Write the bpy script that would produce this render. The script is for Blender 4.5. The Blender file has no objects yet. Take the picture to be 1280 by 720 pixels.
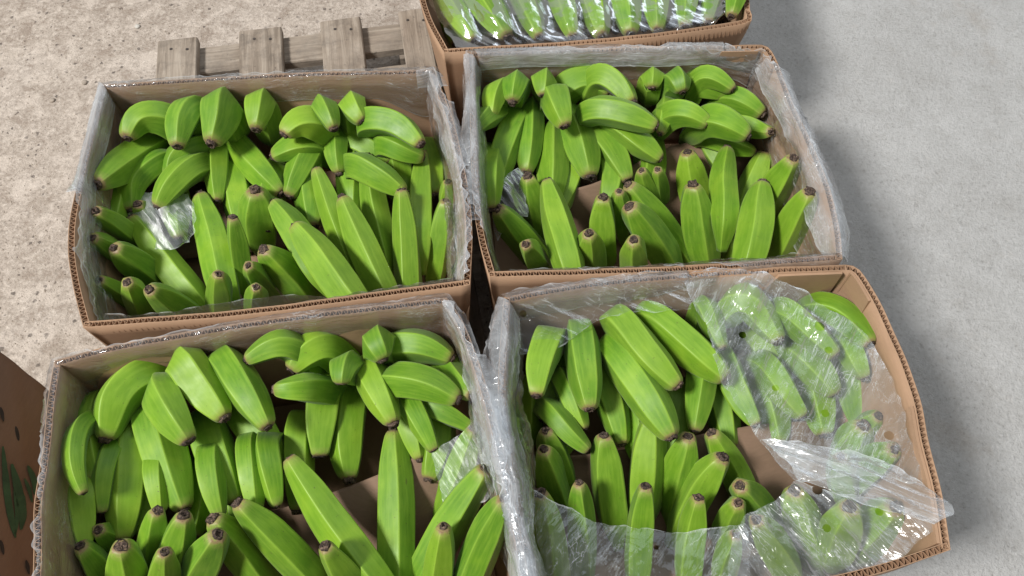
import bpy, bmesh, math, random
from mathutils import Vector, noise
random.seed(7)
S = bpy.context.scene
# ---------------------------------------------------------------- camera
H, PITCH, FPX, RIM = 1.28, math.radians(60), 1000.0, 0.35      # metres, focal length in photo pixels
cam = bpy.data.cameras.new('camera'); cam.sensor_width = 36; cam.lens = 36 * FPX / 1280
cam.clip_start = .02; cam.clip_end = 200
co = bpy.data.objects.new('camera', cam); S.collection.objects.link(co)
co.location = (0, 0, H); co.rotation_euler = (math.pi / 2 - PITCH, 0, 0); S.camera = co
# ---------------------------------------------------------------- light
w = bpy.data.worlds.new('World'); S.world = w; w.use_nodes = True
w.node_tree.nodes['Background'].inputs[0].default_value = (1.0, .975, .94, 1)
w.node_tree.nodes['Background'].inputs[1].default_value = .36

def lamp(name, loc, target, size, power, col, shape='RECTANGLE', sy=None):
    l = bpy.data.lights.new(name, 'AREA'); l.energy = power; l.color = col; l.shape = shape; l.size = size; l.size_y = sy or size
    o = bpy.data.objects.new(name, l); S.collection.objects.link(o); o.location = loc
    o.rotation_euler = (Vector(target) - Vector(loc)).to_track_quat('-Z', 'Y').to_euler()
    return o
TG = Vector((0, .6, .2))
lamp('door_light', TG + Vector((-.70, -.32, 1)) * 6.3, TG, 1.35, 900, (1.0, .965, .92))
lamp('overhead_fill', TG + Vector((.35, .55, 1.0)) * 3.4, TG, 2.6, 38, (.82, .91, 1.0))  # added cool fill from above, a bright area for the film to reflect
S.view_settings.view_transform = 'Standard'; S.view_settings.look = 'None'
S.view_settings.exposure = 0; S.view_settings.gamma = 1; S.view_settings.use_curve_mapping = False
S.render.engine = 'CYCLES'
S.cycles.transparent_max_bounces = 32; S.cycles.max_bounces = 10; S.cycles.diffuse_bounces = 4

# ---------------------------------------------------------------- helpers
def at(px, py, z):
    x = (px - 640) / FPX; y = -(py - 360) / FPX
    d = Vector((x, math.cos(PITCH) + y * math.sin(PITCH), -math.sin(PITCH) + y * math.cos(PITCH)))
    return Vector((0, 0, H)) + d * ((z - H) / d.z)
def dr(px, py, cm): return at(px, py, RIM - cm / 100)
def link(o, parent=None):
    S.collection.objects.link(o)
    if parent: o.parent = parent
    return o
def mesh_obj(name, verts, faces, mat, parent=None, smooth=False):
    m = bpy.data.meshes.new(name); m.from_pydata([tuple(v) for v in verts], [], faces); m.update()
    if smooth: m.shade_smooth()
    m.materials.append(mat)
    return link(bpy.data.objects.new(name, m), parent)
def empty(name, loc):
    o = bpy.data.objects.new(name, None); o.location = loc; o.empty_display_size = .05; link(o); return o
def adopt(o, parent):                       # world-space mesh under an empty that is only translated
    l = parent.location
    for v in o.data.vertices: v.co -= l
    o.parent = parent; return o
def tag(o, label=None, cat=None, group=None, kind=None):
    for k, v in (('label', label), ('category', cat), ('group', group), ('kind', kind)):
        if v: o[k] = v
    return o
def catmull(P, n):
    P = [Vector(p) for p in P]; out = []
    Q = [2 * P[0] - P[1]] + P + [2 * P[-1] - P[-2]]
    for k in range(n):
        f = k / (n - 1) * (len(P) - 1); i = min(int(f), len(P) - 2); t = f - i
        a, b, c, d = Q[i:i + 4]
        out.append(.5 * ((2 * b) + (c - a) * t + (2 * a - 5 * b + 4 * c - d) * t * t + (3 * b - a - 3 * c + d) * t ** 3))
    return out
def resample(P, n):
    D = [0]
    for a, b in zip(P, P[1:]): D.append(D[-1] + (b - a).length)
    out = []; j = 0
    for k in range(n):
        s = D[-1] * k / (n - 1)
        while j < len(P) - 2 and D[j + 1] < s: j += 1
        t = (s - D[j]) / max(D[j + 1] - D[j], 1e-9); out.append(P[j].lerp(P[j + 1], min(max(t, 0), 1)))
    return out, D[-1]
def interp(keys, x):
    if x <= keys[0][0]: return keys[0][1:]
    for a, b in zip(keys, keys[1:]):
        if x <= b[0]:
            t = (x - a[0]) / (b[0] - a[0]); t = t * t * (3 - 2 * t)
            return [p + (q - p) * t for p, q in zip(a[1:], b[1:])]
    return keys[-1][1:]

# ---------------------------------------------------------------- materials
class NT:
    def __init__(s, name):
        s.m = bpy.data.materials.new(name); s.m.use_nodes = True; s.t = s.m.node_tree
        s.b = s.t.nodes['Principled BSDF']; s.out = s.t.nodes['Material Output']
    def n(s, typ, **kw):
        o = s.t.nodes.new('ShaderNode' + typ)
        for k, v in kw.items():
            if k in o.inputs: o.inputs[k].default_value = v
            else: setattr(o, k, v)
        return o
    def l(s, a, b): s.t.links.new(a, b)
    def coord(s, scale=(1, 1, 1), which='Object'):
        c = s.n('TexCoord'); m = s.n('Mapping'); m.inputs['Scale'].default_value = scale
        s.l(c.outputs[which], m.inputs['Vector']); return m.outputs[0]
    def noise(s, vec, scale, detail=4, rough=.55, dist=0):
        o = s.n('TexNoise', Scale=scale, Detail=detail, Roughness=rough, Distortion=dist); s.l(vec, o.inputs['Vector']); return o.outputs['Fac']
    def ramp(s, fac, stops):
        o = s.n('ValToRGB'); e = o.color_ramp.elements
        while len(e) < len(stops): e.new(.5)
        for el, (p, c) in zip(e, stops): el.position = p; el.color = (*c, 1) if len(c) == 3 else c
        s.l(fac, o.inputs[0]); return o.outputs[0]
    def mix(s, fac, a, b, mode='MIX'):
        o = s.n('Mix', data_type='RGBA', blend_type=mode)
        for v, i in ((fac, 0), (a, 6), (b, 7)):
            if hasattr(v, 'links'): s.l(v, o.inputs[i])
            else: o.inputs[i].default_value = v if i == 0 else (*v, 1)
        return o.outputs[2]
    def math(s, op, a, b=0.0):
        o = s.n('Math', operation=op)
        for v, i in ((a, 0), (b, 1)):
            if hasattr(v, 'links'): s.l(v, o.inputs[i])
            else: o.inputs[i].default_value = v
        return o.outputs[0]
    def bump(s, h, strength, dist, prev=None):
        o = s.n('Bump', Strength=strength, Distance=dist); s.l(h, o.inputs['Height'])
        if prev: s.l(prev, o.inputs['Normal'])
        return o.outputs[0]

def mat_banana():
    M = NT('banana_peel'); v = M.coord(); oi = M.n('ObjectInfo')
    at_ = M.n('Attribute', attribute_name='prof'); sep = M.n('SeparateColor'); M.l(at_.outputs['Color'], sep.inputs[0])
    t, ridge, u = sep.outputs[0], sep.outputs[1], sep.outputs[2]
    big = M.noise(v, 16, 3); col = M.ramp(big, [(.3, (.068, .185, .008)), (.52, (.120, .268, .011)), (.72, (.215, .372, .020))])
    pale = M.mix(M.math('MULTIPLY', oi.outputs['Random'], .38), col, (.28, .42, .03)); pale = M.mix(M.math('MULTIPLY', M.math('FRACT', M.math('MULTIPLY', oi.outputs['Random'], 7.31)), .55), pale, (.066, .172, .012))
    st = M.n('Combine' + 'XYZ'); M.l(M.math('MULTIPLY', u, 46), st.inputs[0]); M.l(M.math('MULTIPLY', t, 5), st.inputs[1])
    M.l(M.math('MULTIPLY', oi.outputs['Random'], 50), st.inputs[2])
    streak = M.noise(st.outputs[0], 1.0, 3)
    col = M.mix(M.math('MULTIPLY', M.ramp(streak, [(.42, (0, 0, 0)), (.75, (1, 1, 1))]), .30), pale, (.30, .47, .05))
    rg = M.math('MULTIPLY', M.math('POWER', ridge, 7), .35)
    col = M.mix(rg, col, (.34, .52, .07))
    tipm = M.ramp(t, [(.93, (0, 0, 0)), (.985, (.45, .45, .45)), (1, (1, 1, 1))])
    nz = M.noise(v, 220, 3); tipm = M.math('MULTIPLY', tipm, M.ramp(nz, [(.3, (.35, .35, .35)), (.7, (1, 1, 1))]))
    col = M.mix(tipm, col, (.36, .30, .12))
    end = M.ramp(t, [(.978, (0, 0, 0)), (.997, (1, 1, 1))]); col = M.mix(M.math('MULTIPLY', end, M.ramp(nz, [(.35, (.2, .2, .2)), (.6, (.9, .9, .9))])), col, (.20, .125, .07))
    spk = M.noise(v, 330, 2, .4); sm = M.ramp(spk, [(.70, (0, 0, 0)), (.76, (1, 1, 1))])
    col = M.mix(M.math('MULTIPLY', sm, .55), col, (.07, .06, .02))
    sc = M.n('Mapping'); sc.inputs['Scale'].default_value = (60, 60, 9); M.l(M.coord(), sc.inputs[0])
    scar = M.ramp(M.noise(sc.outputs[0], 1.3, 6, .7), [(.70, (0, 0, 0)), (.74, (1, 1, 1))])
    col = M.mix(M.math('MULTIPLY', scar, .65), col, (.13, .10, .035))
    bru = M.math('MULTIPLY', M.ramp(M.noise(v, 38, 5, .75, 1.0), [(.66, (0, 0, 0)), (.72, (1, 1, 1))]), M.ramp(M.noise(v, 9, 2), [(.5, (0, 0, 0)), (.6, (1, 1, 1))]))
    col = M.mix(M.math('MULTIPLY', bru, .6), col, (.075, .075, .022))
    M.l(col, M.b.inputs['Base Color'])
    M.l(M.ramp(M.noise(v, 45, 4), [(.3, (.42,) * 3), (.7, (.58,) * 3)]), M.b.inputs['Roughness'])
    M.b.inputs['Specular IOR Level'].default_value = .34
    M.b.inputs['Sheen Weight'].default_value = .08; M.b.inputs['Sheen Roughness'].default_value = .45
    nb = M.bump(streak, .12, .0012, M.bump(M.noise(v, 130, 4), .10, .001)); M.l(nb, M.b.inputs['Normal'])
    return M.m
def mat_tip():
    M = NT('banana_blossom_end'); v = M.coord()
    col = M.ramp(M.noise(v, 330, 4, .7), [(.32, (.012, .008, .007)), (.50, (.055, .034, .024)), (.70, (.30, .21, .15))])
    oi = M.n('ObjectInfo'); col = M.mix(M.math('MULTIPLY', oi.outputs['Random'], .55), col, (.03, .022, .018)); M.l(col, M.b.inputs['Base Color']); M.b.inputs['Roughness'].default_value = .85
    M.l(M.bump(M.noise(v, 500, 3), .8, .002), M.b.inputs['Normal']); return M.m
def mat_kraft(name, base, var=.22):
    M = NT(name); v = M.coord(); d = tuple(c * (1 - var) for c in base); b2 = tuple(min(1, c * (1 + var * .7)) for c in base)
    col = M.ramp(M.noise(v, 7, 5), [(.3, d), (.6, base), (.8, b2)])
    fib = M.noise(M.coord((40, 40, 420)), 1.4, 4, .7); col = M.mix(.35, col, M.ramp(fib, [(.3, d), (.7, b2)]))
    dirt = M.ramp(M.noise(v, 26, 5, .7), [(.62, (0, 0, 0)), (.74, (1, 1, 1))]); col = M.mix(M.math('MULTIPLY', dirt, .35), col, tuple(c * .45 for c in base))
    M.l(col, M.b.inputs['Base Color']); M.b.inputs['Roughness'].default_value = .75; M.b.inputs['Specular IOR Level'].default_value = .25
    M.l(M.bump(M.noise(M.coord((1, 1, 1)), 300, 3), .12, .0008, M.bump(M.noise(v, 18, 3), .25, .004)), M.b.inputs['Normal']); return M.m
def mat_film(name, milk, body, rough=.12, tint=(.97, .985, 1.0), rel=.7):
    """thin polyethylene: mostly clear, a haze of scattered light, and sharp glints on its stretched creases"""
    M = NT(name); M.t.nodes.remove(M.b); v = M.coord(); uv = M.n('UVMap', uv_map='lay')
    def st(sx, sy, off=0.0):
        m = M.n('Mapping'); m.inputs['Scale'].default_value = (sx, sy, 1); m.inputs['Location'].default_value = (off, off, 0); M.l(uv.outputs[0], m.inputs[0]); return m.outputs[0]
    s1 = M.noise(st(36, 5), 1, 4, .55, .8); s2 = M.noise(st(18, 11, 3), 1, 4, .55, 1.5); s3 = M.noise(st(230, 40, 7), 1, 3, .5, .6); big = M.noise(v, 11, 3, .55)
    h = M.math('ADD', M.math('ADD', s1, M.math('MULTIPLY', s2, .8)), M.math('MULTIPLY', s3, .05))
    nb = M.bump(h, rel, .009)
    lw = M.n('Fresnel', IOR=1.5); M.l(nb, lw.inputs['Normal'])
    tr = M.n('BsdfTransparent'); tr.inputs[0].default_value = (*tint, 1)
    gl = M.n('BsdfGlossy', Roughness=rough); gl.inputs[0].default_value = (.95, .97, 1, 1); M.l(nb, gl.inputs['Normal'])
    tl = M.n('BsdfTranslucent'); tl.inputs[0].default_value = (.88, .94, 1.0, 1)
    df = M.n('BsdfDiffuse'); df.inputs[0].default_value = (.88, .94, 1.0, 1); M.l(nb, df.inputs['Normal'])
    sc = M.n('MixShader'); sc.inputs[0].default_value = .5; M.l(df.outputs[0], sc.inputs[1]); M.l(tl.outputs[0], sc.inputs[2])
    m1 = M.n('MixShader')
    c1 = M.ramp(M.noise(st(60, 7, 11), 1, 4, .6, 1.2), [(.485, (0, 0, 0)), (.50, (1, 1, 1)), (.515, (0, 0, 0))])
    c2 = M.ramp(M.noise(st(26, 18, 5), 1, 5, .6, 1.8), [(.492, (0, 0, 0)), (.50, (1, 1, 1)), (.508, (0, 0, 0))])
    gate = M.ramp(M.noise(v, 22, 3), [(.42, (0, 0, 0)), (.62, (1, 1, 1))])
    at_ = M.n('Attribute', attribute_name='fx'); sep = M.n('SeparateColor'); M.l(at_.outputs['Color'], sep.inputs[0])
    f = M.math('MULTIPLY', M.ramp(M.math('MULTIPLY', M.math('ADD', big, s1), .5), [(.36, (.25,) * 3), (.62, (1.6,) * 3)]), milk)
    f = M.math('ADD', f, M.math('MULTIPLY', M.math('MULTIPLY', M.math('ADD', c1, c2), gate), body))
    f = M.math('MINIMUM', M.math('ADD', f, M.math('MULTIPLY', sep.outputs[0], .35)), .9)
    M.l(f, m1.inputs[0]); M.l(tr.outputs[0], m1.inputs[1]); M.l(sc.outputs[0], m1.inputs[2])
    m2 = M.n('MixShader'); M.l(M.math('MINIMUM', M.math('MULTIPLY', lw.outputs[0], 1.1), .5), m2.inputs[0])
    M.l(m1.outputs[0], m2.inputs[1]); M.l(gl.outputs[0], m2.inputs[2]); M.l(m2.outputs[0], M.out.inputs[0])
    return M.m
def film_layout(o, nu, nv, fu, fv):
    """film's own flat layout in metres as UVs; first attribute channel marks the cut, rolled edge"""
    me = o.data; uv = me.uv_layers.new(name='lay'); ca = me.color_attributes.new('fx', 'FLOAT_COLOR', 'POINT')
    q = [None] * (nu * nv); c = []
    for j in range(nv):
        for i in range(nu):
            q[j * nu + i] = (fu(i, j), fv(i, j)); c += [1.0 if j in (0, nv - 1) else 0.0, 0, 0, 1]
    li = [0] * len(me.loops); me.loops.foreach_get('vertex_index', li); out = []
    for x in li: out += q[x]
    uv.data.foreach_set('uv', out); ca.data.foreach_set('color', c)
def mat_wood(name, ang):
    """grain runs along the board, which lies at angle ang"""
    M = NT(name); oi = M.n('ObjectInfo'); c = M.n('TexCoord'); r = M.n('Mapping'); r.inputs['Rotation'].default_value = (0, 0, -ang); M.l(c.outputs['Object'], r.inputs[0])
    k = M.n('Mapping'); k.inputs['Scale'].default_value = (3.0, 46, 30); M.l(r.outputs[0], k.inputs[0]); off = M.n('Combine' + 'XYZ'); M.l(M.math('MULTIPLY', oi.outputs['Random'], 30), off.inputs[0])
    ad = M.n('VectorMath', operation='ADD'); M.l(k.outputs[0], ad.inputs[0]); M.l(off.outputs[0], ad.inputs[1])
    g = M.noise(ad.outputs[0], 1.6, 6, .7, .7)
    col = M.ramp(g, [(.28, (.115, .092, .072)), (.5, (.255, .213, .172)), (.75, (.40, .35, .295))])
    dirt = M.ramp(M.noise(M.coord(), 17, 6, .75), [(.48, (0, 0, 0)), (.66, (1, 1, 1))]); col = M.mix(M.math('MULTIPLY', dirt, .6), col, (.11, .095, .082))
    dots = M.ramp(M.noise(M.coord(), 75, 3, .6), [(.66, (0, 0, 0)), (.72, (1, 1, 1))]); col = M.mix(M.math('MULTIPLY', dots, .6), col, (.05, .043, .04))
    dust = M.ramp(M.noise(M.coord(), 8, 4), [(.45, (0, 0, 0)), (.7, (1, 1, 1))]); col = M.mix(M.math('MULTIPLY', dust, .35), col, (.44, .39, .33))
    M.l(col, M.b.inputs['Base Color']); M.b.inputs['Roughness'].default_value = .9; M.b.inputs['Specular IOR Level'].default_value = .2
    M.l(M.bump(g, .6, .004), M.b.inputs['Normal']); return M.m
def mat_floor():
    M = NT('rough_concrete'); v = M.coord()
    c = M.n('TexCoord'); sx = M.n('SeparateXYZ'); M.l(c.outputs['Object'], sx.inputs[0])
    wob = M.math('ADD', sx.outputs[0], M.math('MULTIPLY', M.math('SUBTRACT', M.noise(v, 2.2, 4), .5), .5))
    side = M.ramp(M.math('ADD', M.math('MULTIPLY', wob, .9), .5), [(.60, (0, 0, 0)), (1.0, (1, 1, 1))])   # tan on the left blending to grey on the right
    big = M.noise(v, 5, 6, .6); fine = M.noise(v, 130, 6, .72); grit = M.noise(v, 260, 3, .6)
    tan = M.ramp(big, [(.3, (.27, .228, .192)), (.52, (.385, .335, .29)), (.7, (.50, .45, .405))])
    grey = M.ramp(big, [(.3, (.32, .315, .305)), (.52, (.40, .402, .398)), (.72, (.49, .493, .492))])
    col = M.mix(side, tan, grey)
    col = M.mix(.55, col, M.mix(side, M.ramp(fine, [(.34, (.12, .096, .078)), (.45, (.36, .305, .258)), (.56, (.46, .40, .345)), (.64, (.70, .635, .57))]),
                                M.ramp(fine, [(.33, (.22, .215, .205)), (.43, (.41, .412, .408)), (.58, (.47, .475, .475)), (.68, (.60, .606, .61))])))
    vor = M.n('TexVoronoi', Scale=70, Randomness=1); M.l(v, vor.inputs['Vector'])
    rnd = M.n('SeparateColor'); M.l(vor.outputs['Color'], rnd.inputs[0])
    dot = M.math('MULTIPLY', M.math('LESS_THAN', M.math('ADD', vor.outputs['Distance'], M.math('MULTIPLY', M.math('SUBTRACT', grit, .5), .5)), M.math('MULTIPLY', rnd.outputs[1], .30)), M.math('GREATER_THAN', rnd.outputs[0], .55))
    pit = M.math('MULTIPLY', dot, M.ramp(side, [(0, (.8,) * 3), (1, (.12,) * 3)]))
    col = M.mix(pit, col, (.10, .085, .075))
    v2 = M.n('TexVoronoi', Scale=42, Randomness=1); M.l(v, v2.inputs['Vector']); r2 = M.n('SeparateColor'); M.l(v2.outputs['Color'], r2.inputs[0])
    peb = M.math('MULTIPLY', M.math('LESS_THAN', v2.outputs['Distance'], .30), M.math('GREATER_THAN', r2.outputs[1], .86))
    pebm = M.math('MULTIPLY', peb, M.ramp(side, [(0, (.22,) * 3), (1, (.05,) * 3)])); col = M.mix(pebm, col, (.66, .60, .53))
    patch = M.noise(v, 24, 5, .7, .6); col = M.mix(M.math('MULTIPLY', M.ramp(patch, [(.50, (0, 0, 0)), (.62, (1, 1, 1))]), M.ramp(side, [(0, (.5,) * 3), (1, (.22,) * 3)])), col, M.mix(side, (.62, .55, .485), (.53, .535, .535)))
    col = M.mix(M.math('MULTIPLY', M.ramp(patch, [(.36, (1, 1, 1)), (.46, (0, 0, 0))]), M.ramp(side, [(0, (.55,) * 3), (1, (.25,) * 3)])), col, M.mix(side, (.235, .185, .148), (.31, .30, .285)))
    stain = M.ramp(M.noise(v, 3.1, 5, .65), [(.60, (0, 0, 0)), (.75, (1, 1, 1))]); col = M.mix(M.math('MULTIPLY', stain, .45), col, (.29, .235, .18))
    M.l(col, M.b.inputs['Base Color']); M.b.inputs['Roughness'].default_value = .9; M.b.inputs['Specular IOR Level'].default_value = .2
    hh = M.math('SUBTRACT', M.math('ADD', M.math('MULTIPLY', M.noise(v, 46, 6, .75), .6), M.math('ADD', fine, M.math('MULTIPLY', grit, .4))), M.math('MULTIPLY', dot, .6))
    rot = M.n('Mapping'); rot.inputs['Rotation'].default_value = (0, 0, .5); M.l(c.outputs['Object'], rot.inputs[0]); sc = M.n('Mapping'); sc.inputs['Scale'].default_value = (70, 16, 1); M.l(rot.outputs[0], sc.inputs[0])
    trowel = M.noise(sc.outputs[0], 1.0, 5, .65, 1.2)
    M.l(M.bump(hh, .75, .0045, M.bump(trowel, .4, .005)), M.b.inputs['Normal']); return M.m
def flat(name, col, rough=.8):
    M = NT(name); c2 = tuple(c * .6 for c in col)
    M.l(M.ramp(M.noise(M.coord(), 60, 4), [(.35, c2), (.65, col)]), M.b.inputs['Base Color']); M.b.inputs['Roughness'].default_value = rough; return M.m
PEEL, TIP = mat_banana(), mat_tip()
KRAFT = mat_kraft('kraft_cardboard', (.36, .232, .148)); FLUTE = mat_kraft('kraft_fluting', (.30, .185, .115)); PAD = mat_kraft('brown_pad_board', (.22, .145, .10))
DARKK = mat_kraft('brown_lid_board', (.19, .115, .075))
FILM = mat_film('clear_plastic_film', .06, .45, .10, rel=.5); FILM2 = mat_film('bunched_plastic_film', .28, .42, .17, rel=.45); FILM4 = mat_film('draped_plastic_film', .14, .60, .20, rel=.6); FILM5 = mat_film('tucked_plastic_film', .12, .4, .42, rel=.3); FILM3 = mat_film('taut_plastic_film', .015, .28, .12, rel=.14)
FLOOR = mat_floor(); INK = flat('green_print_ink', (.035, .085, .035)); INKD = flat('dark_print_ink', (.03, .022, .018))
NAIL = flat('rusty_nail', (.06, .05, .045), .6)

# ---------------------------------------------------------------- setting: the floor
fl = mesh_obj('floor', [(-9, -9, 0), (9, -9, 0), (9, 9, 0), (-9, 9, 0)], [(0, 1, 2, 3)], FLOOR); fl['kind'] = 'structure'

# loose grit on the floor
def pebble(name, p, r, mat, label):
    bm = bmesh.new(); bmesh.ops.create_icosphere(bm, subdivisions=2, radius=r)
    for v in bm.verts:
        v.co *= 1 + .35 * noise.noise(v.co * (1.3 / r) + p * 40); v.co.z *= .6
    m = bpy.data.meshes.new(name); bm.to_mesh(m); bm.free(); m.shade_smooth(); m.materials.append(mat)
    o = bpy.data.objects.new(name, m); o.location = p + Vector((0, 0, r * .35)); o.rotation_euler.z = random.random() * 6; link(o)
    return tag(o, label, 'pebble', 'pebbles on the floor')
GRIT = flat('grit_stone', (.42, .36, .30)); GRITW = flat('pale_grit_stone', (.62, .60, .55))
pebble('pebble', at(106, 104, 0), .0062, GRIT, 'brown pebble on the tan floor left of the upper left carton')
pebble('pebble', at(172, 34, 0), .0065, GRITW, 'pale rounded pebble on the tan floor above the pallet')
pebble('pebble', at(112, 162, 0), .006, GRITW, 'pale chip on the floor closest to the upper left carton')
pebble('pebble', at(66, 126, 0), .0055, GRIT, 'small brown pebble furthest left on the tan floor')
gv, gf = [], []
for i in range(2600):
    px, py = random.uniform(-20, 700), random.uniform(-30, 470)
    if random.random() < max(0, (px - 200) / 700): continue
    p = at(px, py, 0); r = random.uniform(.0008, .0030) * (1.5 if random.random() < .08 else 1); a = random.random() * 6; b = len(gv)
    for k in range(4): gv.append(p + Vector((math.cos(a + k * 1.57) * r * random.uniform(.6, 1.3), math.sin(a + k * 1.57) * r * random.uniform(.6, 1.3), -.0002)))
    gv.append(p + Vector((random.uniform(-.3, .3) * r, 0, r * random.uniform(.5, 1.0)))); gf += [(b + k, b + (k + 1) % 4, b + 4) for k in range(4)]
g_ = mesh_obj('grit', gv, gf, GRIT); tag(g_, 'loose tan grit scattered over the floor beside the cartons', 'grit', kind='stuff')

# ---------------------------------------------------------------- pallet
PZ = .12
def board(name, a, b, wd, th, ztop, parent, ang_j=0, nails=()):
    """a,b: 2D end centres; rough-sawn plank with eased, slightly ragged ends"""
    d = (b - a).normalized(); n = Vector((-d.y, d.x, 0)); L = (b - a).length; N = 14; vs, fs = [], []
    e = .0025
    prof = [(-.5, -th), (-.5, -e), (-.5 + e / wd, 0), (.5 - e / wd, 0), (.5, -e), (.5, -th)]
    for k in range(N + 1):
        c = a + d * (L * k / N)
        for (u, z) in prof:
            j = noise.noise(Vector((k * .7, u * 3 + a.x * 30, a.y * 10))) * .0018
            ex = (noise.noise(Vector((u * 6, a.x * 50, k))) * .005) if k in (0, N) else 0
            vs.append(c + n * (u * wd + j) + d * ex + Vector((0, 0, ztop + z + j * .5)))
    m = len(prof)
    for k in range(N):
        for q in range(m): fs.append((k * m + q, k * m + (q + 1) % m, (k + 1) * m + (q + 1) % m, (k + 1) * m + q))
    fs.append(tuple(range(m))[::-1]); fs.append(tuple(range(N * m, N * m + m)))
    o = mesh_obj(name, vs, fs, WOODX if abs(d.x) > abs(d.y) else WOODY)
    bmx = bmesh.new(); bmx.from_mesh(o.data); bmesh.ops.recalc_face_normals(bmx, faces=bmx.faces); bmx.to_mesh(o.data); bmx.free()
    adopt(o, parent)
    for q in nails:
        p = a + d * q[0] + n * q[1]; vs2 = [p + Vector((math.cos(t * math.pi / 4) * .003, math.sin(t * math.pi / 4) * .003, ztop + .0012)) for t in range(8)]
        vs2 += [v - Vector((0, 0, .004)) for v in vs2]
        adopt(mesh_obj('nail', vs2, [tuple(range(8))] + [(i, i + 8, (i + 1) % 8 + 8, (i + 1) % 8) for i in range(8)], NAIL), parent).parent = parent
    return o
p0 = at(222, 48.5, PZ); p0.z = 0; p1 = at(515, 13, PZ); p1.z = 0
pal = empty('wooden_pallet', (p0.x + .5, p0.y - .5, 0)); tag(pal, 'weathered wooden pallet under the cartons with board ends showing', 'pallet')
ax = (p1 - p0).normalized(); dn = Vector((ax.y, -ax.x, 0)); step = (p1 - p0).length / 3
WOODY = mat_wood('weathered_board_wood', math.atan2(dn.y, dn.x)); WOODX = mat_wood('weathered_cross_board_wood', math.atan2(ax.y, ax.x))
for i in range(7):
    a = p0 + ax * (step * i) + dn * random.uniform(-.003, .004) * (i > 3)
    if i in (0, 1, 2, 3): a = at(*[(222, 48.5), (325, 36), (425, 24), (515, 13)][i], PZ); a.z = 0
    wd = [.080, .087, .084, .060, .085, .08, .085][i]
    board('board', a, a + dn * 1.10, wd, .019, PZ, pal, nails=[(.028, -.012), (.034, .02)] if i < 4 else [])
for off, wd in ((.048, .075), (.165, .07), (.56, .09), (1.05, .09)):
    a = p0 + dn * off - ax * .03; board('cross_board', a, a + ax * (step * 6 + .06), wd, .018, PZ - .0195, pal)
for off in (.05, .56, 1.05):
    for q in (.0, 3, 6):
        a = p0 + dn * off + ax * (step * q - .04 + (.0 if q else .03)); board('block', a, a + ax * .09, .085, PZ - .038, PZ - .038, pal)

# ---------------------------------------------------------------- cartons
TH = .0080
def px2(poly): return [at(x, y, RIM) for x, y in poly]
BOX = {   # rim outline, traced side by side: back (left to right), right, front (right to left), left
 'A': [[(127, 106), (330, 93), (542, 87)], [(542, 87), (566, 150), (584, 230), (590, 290), (587, 356)], [(587, 356), (480, 370), (300, 394), (104, 409)], [(104, 409), (91, 355), (85, 300), (93, 245), (127, 106)]],
 'B': [[(586, 66), (780, 59), (952, 56)], [(952, 56), (966, 66), (992, 130), (1030, 215), (1048, 279), (1053, 324)], [(1053, 324), (900, 336), (760, 342), (612, 346)], [(612, 346), (597, 290), (590, 220), (586, 66)]],
 'C': [[(68, 451), (160, 428), (340, 398), (470, 382), (558, 372)], [(558, 372), (580, 405), (604, 470), (629, 560), (648, 650), (662, 730), (668, 790)], [(668, 790), (500, 818), (300, 850), (32, 885)], [(32, 885), (42, 700), (43, 632), (53, 566), (60, 500), (68, 451)]],
 'D': [[(630, 372), (707, 357), (800, 346), (940, 336), (1057, 331)], [(1057, 331), (1074, 337), (1097, 372), (1122, 425), (1149, 495), (1161, 554), (1176, 612), (1188, 687)], [(1188, 687), (1085, 720), (900, 760), (676, 800)], [(676, 800), (660, 715), (643, 650), (629, 556), (623, 480), (630, 372)]],
 'E': [[(500, -130), (700, -170), (918, -190)], [(918, -190), (932, -90), (937, 12)], [(937, 12), (926, 30), (760, 52), (555, 66)], [(555, 66), (526, 2), (500, -130)]],
}
WHERE = {'A': 'upper left carton', 'B': 'upper right carton', 'C': 'lower left carton', 'D': 'film-covered lower right carton', 'E': 'partly seen carton at the top'}
CLAB = {'A': 'open corrugated carton of green bananas at upper left, before the pallet board ends',
        'B': 'open corrugated carton of green bananas at upper right, film hanging over its right side',
        'C': 'open corrugated carton of green bananas at lower left beside the brown lid',
        'D': 'open corrugated carton at lower right, mostly covered by loose plastic film',
        'E': 'corrugated carton cut off by the top edge of the photo'}
RIMPTS = {}
def offset(P, d, closed=False):
    out = []
    for i, p in enumerate(P):
        a = P[i - 1] if i or closed else p; b = P[(i + 1) % len(P)] if i < len(P) - 1 or closed else p
        t = (b - a); t.z = 0; t.normalize(); out.append(p + Vector((t.y, -t.x, 0)) * d)      # clockwise loop seen from above: right hand is inside
    return out
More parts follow.
